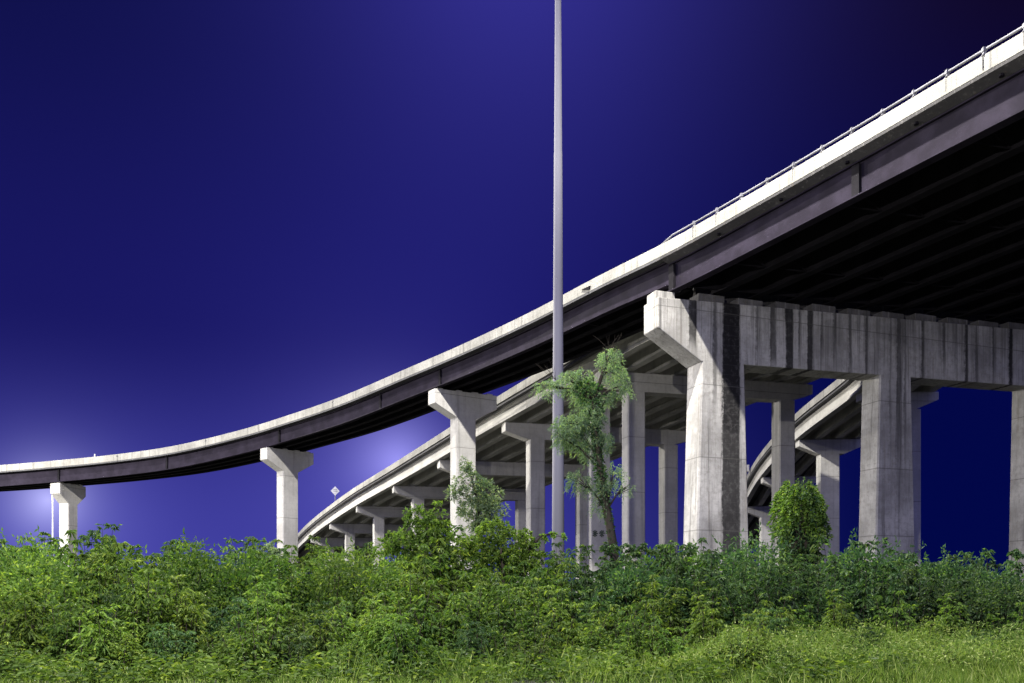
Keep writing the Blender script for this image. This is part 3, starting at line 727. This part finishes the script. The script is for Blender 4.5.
# ------------------------------------------------------------------ trees
def clump_leaves(lv, c, rx, rz, n, L, wl_, droop, r, up=-.5, hang=.7):
    """drooping sprays: strands of narrow leaves hanging from a blob"""
    ns = max(4, n//14)
    d = unit(r.normal(size=(ns, 3))); rr = r.uniform(.2, 1, ns)**.5
    base = c+d*rr[:, None]*np.array([rx, rx, rz])
    for b, dd in zip(base, d):
        k = 14; t_ = np.linspace(0, 1, k)
        sl = r.uniform(.4, 1.0)*hang
        P = b+np.outer(t_*sl*.5, dd*np.array([1, 1, .3]))+np.outer(t_**1.5*sl, np.array([0, 0, -.75]))
        ld = unit(r.normal(size=(k, 3)))*.8+np.array([dd[0]*.5, dd[1]*.5, up]); Ls = L*r.uniform(.6, 1.2, k)
        lv.add(P, ld, Ls, Ls*wl_, droop=.1)
def tree(name, label, trunk, blobs, leaf, L, wl_, seed, hang=.7, bare=(), group=None, up=-.5, cat='tree'):
    r = np.random.default_rng(seed)
    base = Vector(trunk[0][0]); root = empty(name, (base.x, base.y, 0), label, cat, group)
    mb = MB(); mb.tube([p for p, _ in trunk], [q for _, q in trunk], 8)
    for (c, rx, rz, n) in blobs:
        cc = Vector(c); tp = min([p for p, _ in trunk], key=lambda p: (Vector(p)-cc).length+(0 if p[2] < cc.z else 2)); tp = Vector(tp)
        mid = tp.lerp(cc, .5)+Vector((0, 0, .15)); bs_ = trunk[0][1]/.26; mb.tube([tp, mid, cc], [.07*bs_, .045*bs_, .015*bs_], 5)
        for k in range(5):
            e_ = cc+Vector((r.uniform(-1, 1)*rx*.8, r.uniform(-1, 1)*rx*.8, r.uniform(-.5, .9)*rz)); mb.tube([mid, cc.lerp(e_, .6), e_], [.03*bs_, .018*bs_, .006*bs_], 4)
    mb.build('trunk', BARK, root, smooth=True)
    for b in bare:
        m2 = MB()
        for k in range(7):
            p = Vector(b[0]); d = Vector(b[1])+Vector((r.uniform(-.55, .55), r.uniform(-.3, .3), r.uniform(-.1, .2))); q = [p]
            for j in range(4): d = d+Vector((r.uniform(-.3, .3), 0, r.uniform(-.05, .12))); q.append(q[-1]+d*.19)
            m2.tube(q, [.007, .006, .005, .004, .002], 4)
        m2.build('bare_twigs', BARK, root)
    lv = Leaves()
    ob = np.array([base.x, base.y, 0])
    for (c, rx, rz, n) in blobs: clump_leaves(lv, np.array(c)-ob, rx, rz, n, L, wl_, .1, r, up, hang)
    lv.build('crown', leaf, root); return root
TY = 34.0
def a3(px, py, dy=0): v = at(px, py, TY+dy); return (v.x, v.y, v.z)
def bl(px, py, rpx, rzpx, n, dy=0): return (a3(px, py, dy), rpx/F*TY, rzpx/F*TY, n)
tree('leaning_tree', 'slender leaning tree with drooping tufts of foliage in front of the light mast',
     [(a3(617, 602), .19), (a3(614, 550), .17), (a3(607, 510), .15), (a3(600, 470), .13), (a3(596, 430), .11), (a3(594, 400), .09), (a3(602, 375), .06), (a3(610, 350), .03)],
     [bl(610, 357, 11, 10, 1100), bl(617, 374, 12, 10, 1200), bl(620, 390, 10, 8, 700), bl(603, 400, 8, 6, 450), bl(548, 386, 14, 7, 800), bl(570, 380, 11, 12, 1300), bl(583, 375, 9, 9, 600), bl(585, 393, 14, 12, 1500, .4),
      bl(570, 424, 17, 12, 2400, -.3), bl(588, 416, 18, 13, 2600), bl(586, 438, 22, 12, 2600, .3), bl(564, 438, 11, 8, 900, -.3), bl(603, 440, 9, 12, 900), bl(578, 480, 13, 11, 900), bl(600, 486, 9, 12, 1000), bl(614, 474, 11, 14, 800, .3), bl(590, 456, 8, 6, 400), bl(626, 488, 7, 6, 180), bl(598, 505, 6, 9, 260)],
     LEAFW, .14, .17, 11, hang=.46, bare=[(a3(556, 380), (-.5, 0, .75)), (a3(610, 352), (.05, 0, .8))])
# ivy climbing the trunk
lv = Leaves(); r = np.random.default_rng(5); n = 1500
tr = [np.array(a3(*p)) for p in ((614, 550), (607, 510), (600, 470), (596, 430), (592, 395), (580, 385))]
tt = r.uniform(0, 4.99, n); P = np.array([tr[int(t_)]*(1-(t_ % 1))+tr[int(t_)+1]*(t_ % 1) for t_ in tt]); w = .10+.40*np.exp(-((tt-4.1)/.8)**2)+.10*np.exp(-((tt-1.8)/.5)**2)
ob = np.array([P[0][0]*0+tr[0][0], tr[0][1], 0]); dd = unit(r.normal(size=(n, 3))); P = P+dd*(w*r.uniform(.5, 1, n))[:, None]
lv.add(P-ob, dd+np.array([0, 0, -.3]), r.uniform(.10, .18, n), r.uniform(.07, .12, n))
iv = lv.build('climbing_vine', LEAFD); iv.location = tuple(ob); tag(iv, 'dark climbing vine wrapped round the trunk of the leaning tree', 'vine')

# feathery sapling before the third flyover pier, and rounded crowns near it
TY = 31.0
tree('young_tree', 'feathery grey-green sapling in front of the flyover pier beside the ramp', [(a3(486, 600), .06), (a3(482, 545), .05), (a3(478, 505), .04), (a3(470, 470), .02)],
     [bl(468, 480, 13, 14, 900), bl(485, 492, 15, 14, 1300), bl(472, 508, 16, 12, 1300), bl(495, 508, 11, 10, 900), bl(455, 492, 8, 8, 350), bl(482, 525, 14, 9, 1100), bl(466, 463, 5, 7, 220)], LEAFW, .15, .24, 12, hang=.3, up=.35)
TY = 29.0
tree('young_tree', 'bright rounded bushy tree left of the feathery sapling', [(a3(425, 610), .07), (a3(425, 560), .06), (a3(428, 525), .03)],
     [bl(418, 516, 14, 12, 900), bl(432, 530, 20, 14, 1500), bl(405, 540, 18, 14, 1300), bl(455, 545, 20, 14, 1500), bl(432, 560, 24, 14, 1700), bl(385, 548, 14, 10, 700), bl(438, 508, 6, 7, 150)], LEAFV, .13, .42, 13, hang=.22, up=.5)
tree('young_tree', 'yellow-green rounded bushy tree right of the feathery sapling', [(a3(505, 610), .07), (a3(503, 570), .06), (a3(500, 535), .03)],
     [bl(494, 530, 16, 13, 1300), bl(514, 540, 18, 14, 1500), bl(482, 548, 16, 13, 1200), bl(505, 560, 24, 14, 1700), bl(530, 558, 14, 10, 900)], LEAFV, .13, .42, 14, hang=.22, up=.4)
tree('vine_branch', 'yellow-green arching vine branch left of the light mast base', [(a3(522, 562), .05), (a3(532, 545), .045), (a3(543, 535), .03), (a3(556, 533), .015)],
     [bl(528, 553, 4, 4, 120), bl(535, 543, 4, 4, 130), bl(543, 537, 4, 3, 130), bl(553, 535, 4, 3, 120), bl(562, 536, 3, 2, 60)], LEAFV, .12, .42, 15, hang=.1, up=.3, cat='vine')
TY = 32.0
tree('round_tree', 'pale green shrub crown just left of the lone pier', [(a3(270, 600), .06), (a3(270, 560), .03)], [bl(268, 552, 10, 10, 700), bl(258, 560, 10, 8, 500), bl(276, 556, 8, 8, 400)], LEAFW, .13, .35, 16, hang=.2, up=.4, cat='shrub')
tree('olive_tree', 'olive-brown bushy shrub between the leaning tree and the stained column', [(a3(660, 610), .06), (a3(660, 570), .03)], [bl(655, 556, 12, 12, 900), bl(668, 566, 14, 12, 1000), bl(696, 562, 13, 10, 900), bl(650, 575, 12, 10, 700), bl(708, 572, 12, 10, 700)], LEAFV, .12, .4, 17, hang=.18, up=.5, cat='shrub')

# vine covered stump
TY = 35.0
vs_ = empty('vine_stump', (at(800, 600, 35).x, 35, 0), 'stump-like mound overgrown with hanging green vines right of the stained corner column', 'vine mound')
mb = MB(); c = at(800, 600, 35); mb.tube([(c.x, 35, 0), (c.x+.05, 35, 2.5), (c.x, 35, 4.6), (c.x, 35, 5.3)], [.45, .42, .5, .3], 10); mb.build('trunk', BARK, vs_)
lv = Leaves(); lvd = Leaves(); r = np.random.default_rng(21)
for k in range(640):
    a = r.uniform(0, 6.28); hz = r.uniform(0, 1)
    z0 = 2.4+3.75*hz**.5; wr = (.50 if z0 < 4.3 else .74*(max(.05, 1-(abs(z0-4.95)/1.36)**3.4))**.5)*r.uniform(.72, 1.10)*(1+.20*math.sin(a*2+z0*1.8)+.12*math.sin(a*5+z0*3.7)); z0 += .22*math.sin(a*3+.5)*(z0 > 4.8)
    b = np.array([wr*math.cos(a), wr*math.sin(a), z0]); n = 14; t_ = np.linspace(0, 1, n); sl = r.uniform(.25, .75) if k % 6 else r.uniform(.8, 1.3)
    P = b+np.outer(t_*.16, np.array([math.cos(a), math.sin(a), 0]))+np.outer(t_*sl, np.array([0, 0, -1]))+r.normal(0, .025, (n, 3)); P[:, 2] = np.maximum(P[:, 2], .05)
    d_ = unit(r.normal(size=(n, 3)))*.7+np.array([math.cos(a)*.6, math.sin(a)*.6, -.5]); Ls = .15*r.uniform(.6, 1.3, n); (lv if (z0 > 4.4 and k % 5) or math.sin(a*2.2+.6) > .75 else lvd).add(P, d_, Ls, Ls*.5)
lv.build('vines', LEAFV, vs_); lvd.build('shaded_vines', LEAFD, vs_)  # darker, mostly lower strands: shade of the hollow put into leaf colour

# ------------------------------------------------------------------ grass and low weeds in the foreground
lv = Leaves(); r = np.random.default_rng(31)
def blades(n, y0, y1, x0f, x1f, hmin, hmax, w_, lean=.35, clump=True):
    y = r.uniform(y0, y1, n); u = x0f+(x1f-x0f)*(r.uniform(0, 1, n)**(.55 if x0f >= 0 else 1)); x = u*y
    h = r.uniform(hmin, hmax, n)*np.clip(.72+.30*np.sin(x*1.7+y*1.1)*np.sin(x*.6-y*2.3)+.30*np.sin(x*3.9-y*2.2+1)*np.sin(x*2.3+y*3.1)+.2*np.sin(x*.45+2), .25, 1.5)
    P = np.stack([x, y, np.zeros(n)], 1)
    d = np.stack([r.normal(0, lean, n), r.normal(0, lean, n), np.ones(n)], 1)
    lv.add(P, d, h, np.full(n, w_), fold=.1, droop=.12)
blades(9000, 15.5, 19, -.66, .0, .12, .36, .014)
blades(15000, 15.5, 22, .0, .66, .15, .42, .015)
blades(30000, 16.0, 24.5, .05, .66, .25, .80, .013, .30)
blades(9000, 19, 24, .28, .66, .5, .95, .012, .3)
blades(4200, 16.8, 20.5, -.66, .2, .35, .8, .016)
n = 42000                                                           # seed heads and fine leaves of the tall weeds
y = r.uniform(17, 25, n); x = r.uniform(.10, .66, n)*y; h = (.42+.25*np.sin(x*.9+1)*np.sin(y*1.3)+.22*np.sin(x*2.9-y*1.7)*np.sin(x*1.3+y*2.6)+.35*r.uniform(0, 1, n))*np.clip((x/y-.10)/.15, 0, 1)
P = np.stack([x, y, np.clip(h, .12, 1.15)], 1); lv.add(P, unit(r.normal(size=(n, 3)))+np.array([0, 0, .5]), r.uniform(.05, .11, n), r.uniform(.012, .03, n))
tag(lv.build('grass', GRASS), 'tall yellow-green grass and fine weeds in front of the thicket', 'grass', kind='stuff')
lv = Leaves()
y = r.uniform(16.3, 21.0, 5200); x = r.uniform(-.66, .45, 5200)*y
for k in range(2600):
    xx, yy = x[k], y[k]; hh = r.uniform(.15, .6)
    m_ = 8; P = np.stack([xx+r.normal(0, .05, m_), yy+r.normal(0, .05, m_), np.linspace(.1, hh, m_)], 1); aa = r.uniform(0, 6.28, m_)
    Ls = r.uniform(.09, .19, m_); lv.add(P, np.stack([np.cos(aa), np.sin(aa), r.uniform(0, .7, m_)], 1), Ls, Ls*.36, droop=.2)
tag(lv.build('ground_cover', LEAF), 'low leafy ground cover at the foot of the thicket', 'ground cover', kind='stuff')
